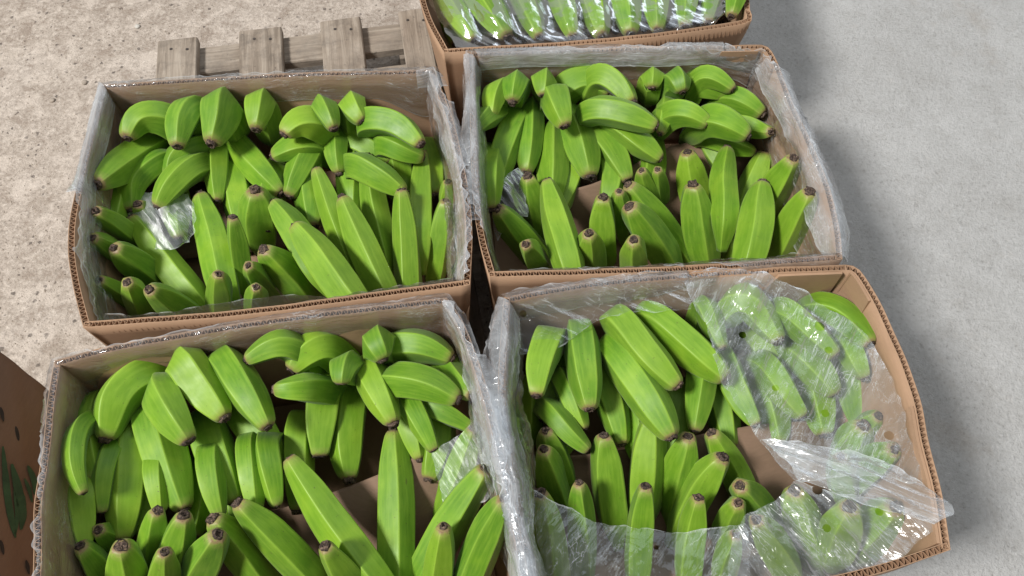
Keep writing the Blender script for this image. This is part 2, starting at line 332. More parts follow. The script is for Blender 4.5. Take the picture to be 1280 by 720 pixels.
def make_carton(k):
    sides = [catmull(px2(s), 60) for s in BOX[k]]
    loop = []
    for s in sides: loop += s[:-1]
    cen = sum(loop, Vector()) / len(loop)
    root = empty('open_carton', (cen.x, cen.y, PZ + .002)); tag(root, CLAB[k], 'carton', 'banana cartons on the pallet')
    RIMPTS[k] = sides; z0 = PZ + .004
    # straight-sided base a little inside the bulging rim
    cor = [s[0] for s in sides]; cc = sum(cor, Vector()) / 4
    def base_pt(si, t):
        a, b = cor[si], cor[(si + 1) % 4]; p = a.lerp(b, t); q = p + (cc - p) * .045; q.z = z0; return q
    for si, s in enumerate(sides):
        R, L = resample(s, 40); inn = offset(R, TH); vs, fs = [], []; NZ = 8
        miter = TH
        rows = []
        for sheet in (0, 1):
            for j in range(NZ + 1):
                f = j / NZ
                for i in range(40):
                    t = i / 39; top = R[i] if sheet == 0 else inn[i]
                    b = base_pt(si, t); dn_ = (inn[i] - R[i]).normalized() * TH
                    if sheet: b = b + dn_
                    p = top.lerp(b, f ** 1.25 * .999); p.z = RIM + (z0 - RIM) * f
                    wob = noise.noise(Vector((top.x * 9, top.y * 9, f * 2))) * .003 * math.sin(f * math.pi)
                    p += dn_.normalized() * wob
                    if sheet == 0 and f == 0: p.z += noise.noise(Vector((top.x * 22, top.y * 22, 3))) * .0015
                    if sheet and f == 0: p.z += noise.noise(Vector((top.x * 22, top.y * 22, 3))) * .0015
                    vs.append(p)
        W = 40; O = (NZ + 1) * W
        for sheet in (0, 1):
            for j in range(NZ):
                for i in range(W - 1):
                    q = [sheet * O + j * W + i, sheet * O + j * W + i + 1, sheet * O + (j + 1) * W + i + 1, sheet * O + (j + 1) * W + i]
                    fs.append(q if sheet == 0 else q[::-1])
        for j in range(NZ):
            for i in (0, W - 1): fs.append([j * W + i, (j + 1) * W + i, O + (j + 1) * W + i, O + j * W + i])
        o = mesh_obj('wall_panel', vs, fs, KRAFT, smooth=True)
        so = o.modifiers.new('board', 'SOLIDIFY'); so.thickness = .0009; so.offset = 0
        adopt(o, root)
        # the fluting seen end-on between the two liners
        n = int(L / .0075) * 4; C, _ = resample(offset(R, TH * .5), n); vs, fs = [], []
        nr = offset(C, 1.0)
        for i, p in enumerate(C):
            d = nr[i] - p; a = max(-1, min(1, math.sin(i * math.pi / 2 + .6 + noise.noise(p * 40) * .8) * 1.25)) * TH * .40
            z = noise.noise(Vector((p.x * 22, p.y * 22, 3))) * .0015
            vs += [p + d * a + Vector((0, 0, z - .0006)), p + d * a + Vector((0, 0, z - .022))]
        fs = [(2 * i, 2 * i + 1, 2 * i + 3, 2 * i + 2) for i in range(n - 1)]
        fo = mesh_obj('fluting', vs, fs, FLUTE); sm = fo.modifiers.new('paper', 'SOLIDIFY'); sm.thickness = .0007; sm.offset = 0
        adopt(fo, root); fo.parent = o; fo.matrix_parent_inverse.identity()
    b = [base_pt(si, 0) for si in range(4)]; vs = b + [p + Vector((0, 0, .006)) for p in b]
    adopt(mesh_obj('base_panel', vs, [(3, 2, 1, 0), (4, 5, 6, 7)] + [(i, (i + 1) % 4, (i + 1) % 4 + 4, i + 4) for i in range(4)], KRAFT), root)
    return root
CART = {k: make_carton(k) for k in 'ABCDE'}

def flap(k, si, t0, t1, slant, depth, off, name='inner_flap'):
    """folded corner flap lying against the inside of a wall"""
    R, L = resample(RIMPTS[k][si], 60); vs = []; n = 16; mz = 6
    I = offset(R, TH + off)
    for j in range(mz + 1):
        f = j / mz
        for i in range(n + 1):
            t = t0 + slant[0] * f + (t1 + slant[1] * f - t0 - slant[0] * f) * i / n; t = max(.015, min(.985, t))
            p = I[int(t * 59)].lerp(I[min(59, int(t * 59) + 1)], t * 59 - int(t * 59)).copy()
            p.z = RIM - .0015 - depth * f; vs.append(p)
    fs = [(j * (n + 1) + i, j * (n + 1) + i + 1, (j + 1) * (n + 1) + i + 1, (j + 1) * (n + 1) + i) for j in range(mz) for i in range(n)]
    o = mesh_obj(name, vs, fs, KRAFT); s = o.modifiers.new('board', 'SOLIDIFY'); s.thickness = .0035; s.offset = 0
    return adopt(o, CART[k])
flap('D', 0, .80, .99, (-.10, 0), .15, .0035); flap('D', 1, .02, .17, (0, .05), .16, .0035); flap('D', 1, .56, .99, (0, 0), .12, .0035)
flap('B', 0, .86, .99, (-.08, 0), .14, .0035); flap('B', 1, .02, .14, (0, .04), .15, .0035)

# brown pads (bent sheets between the two banana rows) inside each carton
def sheet_grid(ctrl, nu, nv):
    rows = [catmull(r, nu) for r in ctrl]; cols = [catmull([r[i] for r in rows], nv) for i in range(nu)]
    return [[cols[i][j] for i in range(nu)] for j in range(nv)]
def grid_obj(name, G, mat, parent=None, thick=0, smooth=True):
    nv, nu = len(G), len(G[0]); vs = [p for r in G for p in r]
    fs = [(j * nu + i, j * nu + i + 1, (j + 1) * nu + i + 1, (j + 1) * nu + i) for j in range(nv - 1) for i in range(nu - 1)]
    o = mesh_obj(name, vs, fs, mat, smooth=smooth)
    if thick: s = o.modifiers.new('board', 'SOLIDIFY'); s.thickness = thick; s.offset = 0
    return adopt(o, parent) if parent else o
def pad(k, ctrl, label):
    G = sheet_grid([[dr(p[0], p[1], min(20, p[2] + 2.8)) for p in r] for r in ctrl], 24, 14)
    for r in G:
        for p in r: p.z += noise.noise(p * 14) * .004
    o = grid_obj('cardboard_pad', G, PAD, None, .0018); return tag(o, label, 'pad', 'pads between the banana rows')
pad('A', [[(175, 262, 11), (265, 246, 9.6), (400, 236, 10), (530, 214, 11)], [(178, 280, 14), (268, 266, 13), (405, 255, 13), (533, 235, 14)], [(185, 330, 19), (285, 318, 19), (430, 300, 19), (540, 280, 19)]], 'brown pad between banana rows in the upper left carton')
pad('B', [[(640, 240, 10), (735, 232, 8.6), (860, 178, 8.6), (985, 190, 11)], [(644, 258, 13), (745, 255, 11), (868, 215, 10.5), (990, 215, 14)], [(655, 300, 19), (750, 300, 18), (880, 280, 18), (1000, 265, 19)]], 'brown pad between banana rows in the upper right carton')
pad('C', [[(150, 690, 14), (350, 636, 12.5), (480, 590, 9.5), (545, 556, 8.5)], [(155, 715, 17), (360, 665, 14.5), (490, 625, 11), (560, 590, 10.5)], [(170, 780, 19.5), (370, 740, 19.5), (510, 700, 18), (600, 660, 18)]], 'brown pad between banana rows in the lower left carton')
pad('D', [[(680, 572, 12), (780, 562, 11), (920, 535, 8.8), (1080, 520, 12)], [(684, 595, 14), (788, 590, 13), (930, 570, 10.5), (1085, 545, 14)], [(695, 690, 19.5), (800, 680, 19.5), (960, 650, 17), (1110, 620, 19)]], 'brown pad between banana rows in the lower right carton')

# ---------------------------------------------------------------- bananas
PROF = [(0, .36), (.05, .44), (.12, .64), (.22, .87), (.34, .99), (.50, 1.0), (.62, .985), (.74, .93), (.83, .825), (.90, .69), (.945, .585), (.98, .48), (1.0, .34)]
def prof(t):
    for a, b in zip(PROF, PROF[1:]):
        if t <= b[0]: s = (t - a[0]) / (b[0] - a[0]); return a[1] + (b[1] - a[1]) * s
    return PROF[-1][1]
FS = [0, .05, .14, .30, .50, .70, .86, .95]; TS = [i / 26 * .94 for i in range(27)] + [.958, .974, .988, 1.0]; NR, SPS = len(TS), 8
def banana(path, R, rnd, label, group):
    """path runs from stalk end to blossom end"""
    P = resample(catmull(path, 80), 25)[0]
    for _ in range(7): P = [P[0]] + [P[i] * .5 + (P[i - 1] + P[i + 1]) * .25 for i in range(1, 24)] + [P[24]]
    P, L = resample(catmull(P, 100), 121); P = [P[int(t * 120)].lerp(P[min(120, int(t * 120) + 1)], t * 120 - int(t * 120)) for t in TS]; n5 = 5 if rnd.random() < .75 else 4; NS = n5 * SPS
    T = [(P[min(i + 1, NR - 1)] - P[max(i - 1, 0)]).normalized() for i in range(NR)]
    up = Vector((0, 0, 1)) if abs(T[0].z) < .9 else Vector((0, 1, 0)); N = (up - T[0] * up.dot(T[0])).normalized()
    ph = rnd.random() * 6.28; ja = [rnd.uniform(-.16, .16) for _ in range(n5)]; jr = [rnd.uniform(.93, 1.06) for _ in range(n5)]
    sq = rnd.uniform(.90, 1.0); shift = rnd.uniform(-.05, .05); vs, fs, cols = [], [], []; seed = rnd.random() * 90; tw = rnd.uniform(-.35, .35)
    org = P[0].copy()
    for i in range(NR):
        if i: N = (N - T[i] * N.dot(T[i])).normalized()
        Bn = T[i].cross(N); t = TS[i]; r0 = R * prof(min(1, max(0, t + shift * math.sin(t * math.pi))))
        soft = .90 - .60 * max(0, (t - .90) / .10) - .4 * max(0, (.12 - t) / .12)
        for q in range(NS):
            sd, f = divmod(q, SPS); f = FS[f]; a0 = 2 * math.pi / n5 * sd + ja[sd]; a1 = 2 * math.pi / n5 * (sd + 1) + ja[(sd + 1) % n5]
            half = (a1 - a0) / 2; th = a0 + (a1 - a0) * f; c = math.cos(half) / math.cos((f - .5) * 2 * half)
            c = c ** soft * (jr[sd] * (1 - f) + jr[(sd + 1) % n5] * f); c *= 1.12
            c *= 1 + .035 * noise.noise(Vector((math.cos(th) * 1.2, math.sin(th) * 1.2, t * 5 + seed)))
            th2 = th + ph + tw * t; vs.append(P[i] - org + N * (math.cos(th2) * r0 * c) + Bn * (math.sin(th2) * r0 * c * sq))
            cols.append((t, abs(f - .5) * 2, q / NS, 1))
    for i in range(NR - 1):
        for q in range(NS): fs.append((i * NS + q, i * NS + (q + 1) % NS, (i + 1) * NS + (q + 1) % NS, (i + 1) * NS + q))
    fs.append(tuple(range(NS))[::-1]); fs.append(tuple(range((NR - 1) * NS, NR * NS)))
    o = mesh_obj('green_banana', vs, fs, PEEL, smooth=True); o.location = org
    ca = o.data.color_attributes.new('prof', 'FLOAT_COLOR', 'POINT')
    ca.data.foreach_set('color', [c for col in cols for c in col])
    # shrivelled flower remnant on the blunt end
    vs, fs = [], []; rt = R * rnd.uniform(.25, .32); A = 12; E = P[-1] - org; D = T[-1]; B2 = D.cross(N)
    drop = rnd.uniform(.4, 2.0)
    for j, (rr, z) in enumerate([(1.0, -.14), (1.02, .06), (.92, .30 * drop), (.66, .42 * drop), (.42, .16), (.0, .06)]):
        for q in range(A):
            a = q / A * 6.2832; k = 1 + .55 * noise.noise(Vector((math.cos(a) * 1.7, math.sin(a) * 1.7, j * .8 + seed)))
            zz = z + .45 * noise.noise(Vector((math.cos(a) * 2.5, math.sin(a) * 2.5, seed + j))) * (j > 1)
            vs.append(E + (N * math.cos(a) + B2 * math.sin(a)) * rt * rr * k * (1 if j < 5 else 0) + D * (rt * zz))
    for j in range(5):
        for q in range(A): fs.append((j * A + q, j * A + (q + 1) % A, (j + 1) * A + (q + 1) % A, (j + 1) * A + q))
    tp = mesh_obj('blossom_end', vs, fs, TIP, o, smooth=True)
    return tag(o, label, 'banana', group)

# Each entry: blossom tip, mid body, far end (pixel centres in the photo), body width in photo pixels
K, U = {}, {}        # K: bananas bowed over with tip down (two layers), U: bananas standing tip up
K['A'] = ([((160, 172), (172, 148), (204, 147), 42), ((222, 183), (227, 155), (240, 135), 41), ((265, 178), (274, 150), (275, 130), 48), ((320, 162), (324, 142), (325, 128), 40), ((356, 168), (368, 153), (390, 152), 42),
           ((417, 161), (410, 145), (403, 133), 32), ((453, 152), (442, 138), (440, 130), 37), ((526, 180), (497, 154), (462, 150), 36)],
          [((121, 231), (157, 204), (202, 176), 40), ((165, 262), (165, 228), (200, 200), 36), ((213, 221), (220, 198), (252, 184), 41), ((198, 258), (214, 232), (245, 206), 36), ((272, 252), (271, 215), (272, 180), 34),
           ((351, 243), (320, 208), (288, 172), 38), ((342, 196), (362, 185), (388, 180), 34), ((361, 246), (377, 212), (396, 176), 42), ((424, 217), (421, 196), (421, 174), 34), ((489, 203), (464, 184), (436, 172), 36), ((505, 240), (478, 222), (445, 205), 34), ((529, 197), (508, 190), (485, 180), 34)])
U['A'] = [((120, 264), (157, 306), 28), ((116, 297), (138, 345), 28), ((172, 255), (202, 300), 29), ((163, 270), (249, 380), 40), ((143, 310), (208, 360), 34), ((123, 350), (148, 405), 30), ((159, 353), (177, 405), 31), ((187, 362), (252, 402), 36),
          ((250, 241), (284, 366), 42), ((273, 343), (274, 400), 30), ((291, 272), (312, 372), 34), ((319, 238), (330, 312), 42), ((310, 332), (348, 378), 27), ((320, 359), (316, 400), 27), ((329, 312), (394, 382), 40), ((341, 252), (398, 338), 40),
          ((369, 282), (446, 380), 42), ((395, 211), (446, 342), 34), ((428, 247), (482, 372), 40), ((459, 194), (484, 325), 35), ((502, 238), (512, 372), 38), ((528, 189), (524, 300), 35), ((560, 227), (562, 300), 27), ((557, 251), (541, 352), 35)]
K['B'] = ([((614, 146), (615, 128), (625, 112), 32), ((641, 127), (644, 106), (642, 95), 37), ((679, 120), (680, 98), (680, 88), 30), ((706, 158), (698, 137), (692, 120), 38), ((764, 117), (735, 98), (708, 112), 42), ((790, 128), (772, 105), (750, 95), 36), ((820, 158), (780, 141), (742, 136), 36),
           ((815, 110), (816, 96), (816, 90), 32), ((853, 115), (848, 100), (846, 95), 33), ((910, 118), (887, 105), (868, 103), 37), ((916, 112), (898, 98), (880, 94), 32), ((954, 143), (933, 127), (912, 122), 37), ((825, 168), (832, 148), (836, 130), 26), ((885, 155), (866, 142), (846, 140), 38), ((934, 171), (912, 157), (888, 150), 38)],
          [((592, 165), (605, 150), (630, 135), 30), ((619, 235), (629, 190), (646, 146), 38), ((658, 216), (662, 175), (663, 134), 36), ((738, 221), (727, 180), (710, 142), 44), ((785, 227), (765, 188), (735, 150), 42), ((825, 199), (800, 180), (768, 158), 34), ((963, 165), (945, 160), (920, 155), 27), ((944, 190), (912, 180), (878, 168), 27)])
U['B'] = [((660, 221), (676, 298), 34), ((684, 226), (714, 336), 42), ((622, 261), (686, 336), 38), ((657, 306), (681, 344), 31), ((736, 292), (741, 345), 34), ((754, 247), (755, 330), 38), ((792, 300), (792, 345), 34), ((774, 239), (781, 302), 25), ((785, 231), (856, 325), 38), ((787, 258), (840, 334), 40),
          ((802, 213), (818, 262), 25), ((822, 212), (826, 256), 22), ((859, 190), (878, 268), 38), ((866, 231), (884, 330), 42), ((909, 185), (907, 270), 34), ((957, 189), (916, 322), 44), ((953, 229), (938, 326), 44), ((991, 198), (974, 270), 37), ((1012, 240), (982, 322), 40), ((1028, 240), (1010, 315), 32)]
K['C'] = ([((131, 550), (147, 494), (186, 466), 50), ((236, 551), (214, 516), (202, 490), 50), ((281, 522), (248, 478), (230, 450), 48), ((335, 534), (307, 488), (281, 450), 46), ((309, 450), (331, 437), (356, 428), 38), ((364, 463), (381, 442), (405, 432), 46), ((345, 486), (360, 487), (382, 484), 38),
           ((427, 479), (428, 464), (430, 456), 42), ((479, 449), (470, 430), (467, 416), 46), ((565, 449), (531, 433), (494, 434), 44), ((572, 499), (536, 480), (494, 474), 42), ((492, 530), (477, 497), (463, 466), 50)],
          [((120, 600), (108, 552), (114, 505), 36), ((105, 616), (93, 580), (99, 535), 28), ((153, 676), (160, 610), (168, 530), 54), ((128, 640), (128, 600), (140, 560), 30), ((230, 637), (209, 580), (190, 522), 54), ((295, 628), (271, 576), (256, 530), 54), ((347, 586), (325, 545), (298, 505), 48), ((400, 572), (401, 525), (408, 478), 50),
           ((525, 575), (512, 530), (495, 480), 38), ((542, 562), (528, 532), (512, 500), 34), ((590, 535), (560, 518), (525, 502), 36), ((590, 495), (575, 480), (555, 455), 34), ((345, 632), (338, 600), (330, 560), 36), ((275, 645), (266, 612), (262, 570), 36), ((320, 640), (315, 600), (310, 560), 34), ((200, 640), (197, 612), (195, 580), 34)])
U['C'] = [((100, 682), (116, 775), 42), ((151, 683), (148, 775), 48), ((197, 638), (183, 740), 40), ((230, 645), (204, 745), 46), ((206, 690), (194, 775), 38), ((272, 669), (236, 755), 44), ((266, 648), (346, 740), 46), ((298, 630), (402, 735), 48), ((362, 573), (476, 735), 50), ((407, 683), (456, 770), 40), ((492, 536), (494, 745), 48),
          ((592, 536), (550, 650), 40), ((607, 585), (526, 725), 50), ((554, 659), (540, 780), 44), ((630, 624), (580, 745), 46), ((122, 662), (132, 710), 36)]
K['D'] = ([((671, 494), (674, 460), (688, 425), 44), ((737, 511), (730, 462), (725, 418), 46), ((840, 547), (806, 492), (766, 435), 50), ((847, 482), (808, 441), (774, 400), 46), ((907, 473), (856, 428), (810, 393), 46), ((903, 436), (888, 402), (880, 380), 32), ((973, 426), (949, 392), (928, 370), 42), ((1044, 444), (1009, 412), (983, 392), 42), ((1088, 430), (1052, 392), (1016, 382), 38)],
          [((680, 525), (693, 485), (712, 445), 40), ((778, 556), (768, 510), (748, 455), 42), ((868, 538), (872, 505), (876, 460), 42), ((730, 536), (718, 508), (705, 478), 34), ((735, 562), (712, 542), (690, 515), 34), ((1044, 492), (1021, 463), (995, 437), 44), ((1080, 472), (1070, 452), (1056, 428), 36), ((945, 530), (922, 488), (905, 445), 38), ((1003, 520), (981, 492), (962, 462), 40), ((986, 480), (966, 452), (942, 420), 36)])
U['D'] = [((682, 539), (708, 612), 36), ((680, 562), (703, 640), 38), ((675, 616), (690, 740), 50), ((724, 604), (730, 735), 36), ((755, 545), (768, 665), 44), ((815, 521), (802, 645), 48), ((807, 608), (795, 740), 40), ((860, 546), (842, 640), 42), ((903, 572), (848, 665), 44), ((873, 622), (858, 740), 40), ((890, 541), (940, 640), 42),
          ((925, 607), (965, 652), 40), ((922, 629), (900, 680), 36), ((993, 612), (1018, 705), 46), ((1062, 634), (1057, 740), 50), ((1119, 634), (1110, 710), 50), ((1079, 532), (1074, 600), 42), ((1051, 571), (1056, 625), 34), ((1098, 520), (1118, 572), 32), ((1118, 562), (1134, 615), 40), ((945, 650), (990, 725), 40), ((920, 668), (902, 745), 34)]
K['E'] = ([((592, 50), (570, 18), (545, -30), 30), ((634, 46), (610, 12), (585, -30), 40), ((674, 46), (660, 10), (642, -25), 32), ((716, 46), (705, 8), (690, -40), 34), ((752, 45), (742, 5), (728, -40), 36), ((788, 42), (781, 2), (772, -40), 36), ((822, 38), (820, 0), (816, -40), 34), ((856, 33), (858, -2), (858, -40), 34), ((886, 28), (890, -5), (892, -40), 32), ((914, 20), (920, -5), (926, -40), 30)], [])
U['E'] = []
FILL, BUILT = {}, {}     # bananas of the layer below, seen in the shadowed gaps
FILL['A'] = [((140, 290), (150, 255), (158, 220), 36), ((225, 300), (222, 262), (215, 225), 38), ((300, 285), (298, 250), (290, 210), 38), ((335, 290), (336, 255), (345, 215), 38), ((392, 285), (388, 245), (385, 205), 38), ((440, 270), (440, 230), (440, 195), 38), ((505, 255), (500, 222), (492, 190), 38), ((545, 245), (540, 215), (530, 185), 34)]
FILL['B'] = [((615, 262), (612, 225), (615, 190), 34), ((690, 250), (690, 210), (690, 165), 38), ((702, 262), (712, 222), (715, 190), 36), ((758, 262), (765, 225), (760, 190), 36), ((805, 252), (812, 215), (808, 175), 34), ((905, 215), (892, 185), (880, 160), 32)]
FILL['C'] = [((240, 672), (246, 630), (246, 585), 40), ((180, 670), (182, 630), (182, 590), 40), ((300, 668), (300, 630), (300, 580), 40), ((372, 640), (372, 590), (372, 530), 42), ((436, 600), (434, 550), (440, 500), 42), ((536, 600), (546, 560), (548, 520), 40), ((105, 690), (102, 650), (100, 610), 34)]
FILL['D'] = [((660, 560), (662, 520), (666, 480), 36), ((700, 570), (708, 530), (715, 490), 38), ((800, 580), (795, 540), (790, 500), 38), ((838, 580), (845, 540), (850, 490), 38), ((915, 560), (905, 520), (895, 480), 38), ((975, 555), (965, 515), (950, 475), 40), ((1030, 545), (1020, 505), (1010, 465), 40), ((1075, 535), (1070, 495), (1062, 455), 40)]
FILL['E'] = [((x, 56 - (x - 570) * .09), (x - 8, 20 - (x - 570) * .09), (x - 20, -25), 38) for x in (572, 612, 655, 695, 735, 770, 806, 840, 872, 902)]
ORD = ['first', 'second', 'third', 'fourth', 'fifth', 'sixth', 'seventh', 'eighth', 'ninth', 'tenth', 'eleventh', 'twelfth', 'thirteenth', 'fourteenth', 'fifteenth', 'sixteenth', 'seventeenth', 'eighteenth', 'nineteenth', 'twentieth', 'twenty-first', 'twenty-second', 'twenty-third', 'twenty-fourth']
def wcm(px, py, width, drop):
    p = dr(px, py, drop); d = (p - Vector((0, 0, H))); depth = d.dot(Vector((0, math.cos(PITCH), -math.sin(PITCH)))); return width * depth / FPX
def settle(k, items):
    """ease overlapping bananas apart along the line of sight so they lie on each other instead of through each other"""
    C = Vector((0, 0, H)); S_ = []
    for e in items:
        q = resample(catmull(e[0], 40), 11)[0]; S_.append([[p, e[1] * prof(i / 10) * .84] for i, p in enumerate(q)]); e.append(((q[6] - C).normalized()))
    mv = [0.0] * len(items)
    for it in range(14):
        for i in range(len(items)):
            for j in range(i):
                a, b = S_[i], S_[j]; di, dj = items[i][6], items[j][6]
                if (a[5][0] + di * mv[i] - b[5][0] - dj * mv[j]).length > .20: continue
                worst = 0
                for p, r in a:
                    P_ = p + di * mv[i]
                    for q, r2 in b:
                        v = P_ - q - dj * mv[j]; o = r + r2 - v.length
                        if o > worst: worst = o; sgn = v.dot(di)
                if worst > .0015:
                    fi = items[i][4] > items[j][4] if items[i][5] == items[j][5] else (items[j][5] == 2 if 2 in (items[i][5], items[j][5]) else sgn < 0)
                    m = min(worst, .012) * .35
                    lo = -.010
                    if fi: a_, b_ = i, j
                    else: a_, b_ = j, i
                    mv[a_] = max(lo, mv[a_] - m); mv[b_] = min(.028, mv[b_] + m)
    for e, m in zip(items, mv):
        e[0] = [p + e[6] * m for p in e[0]]
        top = max(p.z for p in e[0])
        if k == 'D' and top > RIM - .030: e[0] = [p - e[6] * ((RIM - .030 - top) / -e[6].z) * -1 for p in e[0]]
POLY = {k: [p for sd in RIMPTS[k] for p in resample(sd, 12)[0][:-1]] for k in 'ABCDE'}
def room(k, p):
    """signed distance to the nearest wall (positive inside), walls taken to lean in towards the base"""
    best = 9; lean = .012 * min(1, max(0, (RIM - p.z) / .2)); P = POLY[k]; who = None
    for a, b in zip(P, P[1:] + P[:1]):
        t = Vector((b.x - a.x, b.y - a.y, 0)); n = Vector((t.y, -t.x, 0)).normalized(); q = p - a; tt = max(0, min(1, (q.x * t.x + q.y * t.y) / (t.length_squared or 1e-9)))
        e = Vector((p.x - a.x - t.x * tt, p.y - a.y - t.y * tt, 0)); d = e.length * (1 if q.dot(n) > 0 else -1)
        if abs(d) < abs(best): best = d; who = n
    return best - TH - lean, who
def fit(k, px, py, drop, R, lo=.4):
    """point seen at a photo pixel, raised until the banana clears the carton wall"""
    while drop > lo and room(k, dr(px, py, drop))[0] < R: drop -= .15
    return dr(px, py, drop), drop
def push(k, p, R):
    for _ in range(3):
        d, n = room(k, p)
        if d < R and n: p = p + n * (R - d)
    return p
for k in 'ABCDE':
    grp = 'bananas in the ' + WHERE[k]; rnd = random.Random(ord(k)); TODO = []
    for layer in (0, 1):
        L = sorted(K[k][layer], key=lambda e: e[0][0])
        dT, dM, dB = ((3.6, 3.1, 4.2), (9.0, 8.0, 7.8))[layer]
        if k == 'D': dT, dM, dB = dT + .8, dM + 1.2, dB + 1.2
        if k == 'E': dT, dM, dB = 5.2, 4.6, 5.2
        for i, (t, m, b, wpx) in enumerate(L):
            jz = rnd.uniform(-.4, .4)
            R_ = wcm(*m, wpx, dM) / 2
            M_, aM = fit(k, *m, dM + jz, R_ * .95); T_, aT = fit(k, *t, aM + dT - dM, R_ * .5); B_, aB = fit(k, *b, max(aM + .3, dB + jz), R_ * .75)
            vis = (T_ - M_).length + (M_ - B_).length; rest = max(.055, .170 - vis)
            dirn = (B_ - M_).normalized(); dirn.z = 0; dirn = dirn * .22 + Vector((0, .22, -1)); dirn.normalize()
            E1 = B_ + dirn * rest * .55 + (B_ - M_).normalized() * rest * .08; E2 = E1 + dirn * rest * .45
            E1.z = max(E1.z, PZ + .03); E2.z = max(E2.z, PZ + .03); E1 = push(k, E1, R_ * .8); E2 = push(k, E2, R_ * .5)
            lab = f"green banana bent tip-down, {ORD[i]} from left in the {('back row', 'second row')[layer]}, {WHERE[k]}"
            if k == 'E': lab = f"green banana under taut film, {ORD[i]} from left in the carton at the top"
            path = [E2, E1, B_, M_, T_] if (B_ - M_).length > .022 else [E2, E1 * .6 + M_ * .4, M_, T_]
            if len(path) == 4: path = [push(k, M_ + Vector((0, .028, -.075)), R_ * .5), push(k, M_ + Vector((0, .022, -.035)), R_ * .8), M_, T_]
            TODO.append([path, R_ * 1.02, lab, grp, 1000 - 500 * layer - vis * 1500 + rnd.uniform(-2, 2), 0])
    L = sorted(U[k], key=lambda e: e[0][0])
    # nearer tips stand lower, by how far down the carton they begin
    ys = sorted(e[0][1] for e in L) or [0, 1]; lo, hi = ys[0], ys[-1]
    for i, (t, b, wpx) in enumerate(L):
        f = (t[1] - lo) / (hi - lo); dT = 8.4 - 4.3 * f + rnd.uniform(-.3, .3)
        R_ = wcm(*t, wpx, dT) / 2; T_, dT = fit(k, *t, dT, R_ * .6); want = rnd.uniform(.14, .155) + .035 * (1 - f)
        best = None
        for q in range(0, 60):
            B_ = dr(*b, min(dT + 1.5 + q * .2, 18.5))
            e = abs((B_ - T_).length - want)
            if best is None or e < best[0]: best = (e, B_)
        B_ = push(k, best[1], R_ * .9) if room(k, best[1])[0] < R_ * .9 else best[1]; mid = (T_ + B_) / 2
        lat = Vector((T_.y - B_.y, B_.x - T_.x, 0)); lat = lat.normalized() if lat.length > 1e-6 else Vector((1, 0, 0))
        mid += Vector((0, -.5, .8)).normalized() * rnd.uniform(-.007, .001) + lat * rnd.uniform(-.004, .004)
        ext = B_ + ((B_ - mid).normalized() + Vector((0, .15, -.7))).normalized() * .055; ext.z = max(ext.z, PZ + .03); ext = push(k, ext, R_ * .6)
        q1 = mid.lerp(T_, .5) - Vector((0, -.3, .6)).normalized() * .003
        TODO.append([[ext, B_, mid, q1, T_], wcm(*[(t[0] + b[0]) / 2, (t[1] + b[1]) / 2], wpx, dT + 2) / 2 * (1.10 if b[1] - t[1] < 95 else 1.0),
               f"green banana standing tip-up, {ORD[i]} tip from left of the upright ones, {WHERE[k]}", grp, 1000 + t[1], 1])
    for i, (t, m, b, wpx) in enumerate(sorted(FILL[k], key=lambda e: e[0][0])):
        Q = [fit(k, *q, dd, .016)[0] for q, dd in ((b, 9.8), (m, 10.2), (t, 10.6))]
        TODO.append([[push(k, Q[0] + Vector((0, .02, -.04)), .01)] + Q, wcm(*m, wpx, 12) / 2 * 1.1, (f"shaded green banana low in the gap between rows, {ORD[i]} from left, {WHERE[k]}" if k != "E" else f"shaded banana beneath the film-covered row, {ORD[i]} from left, carton at the top"), grp, 0, 2])
    settle(k, TODO); BUILT[k] = TODO
    for e in TODO: banana(e[0], e[1], rnd, e[2], e[3])

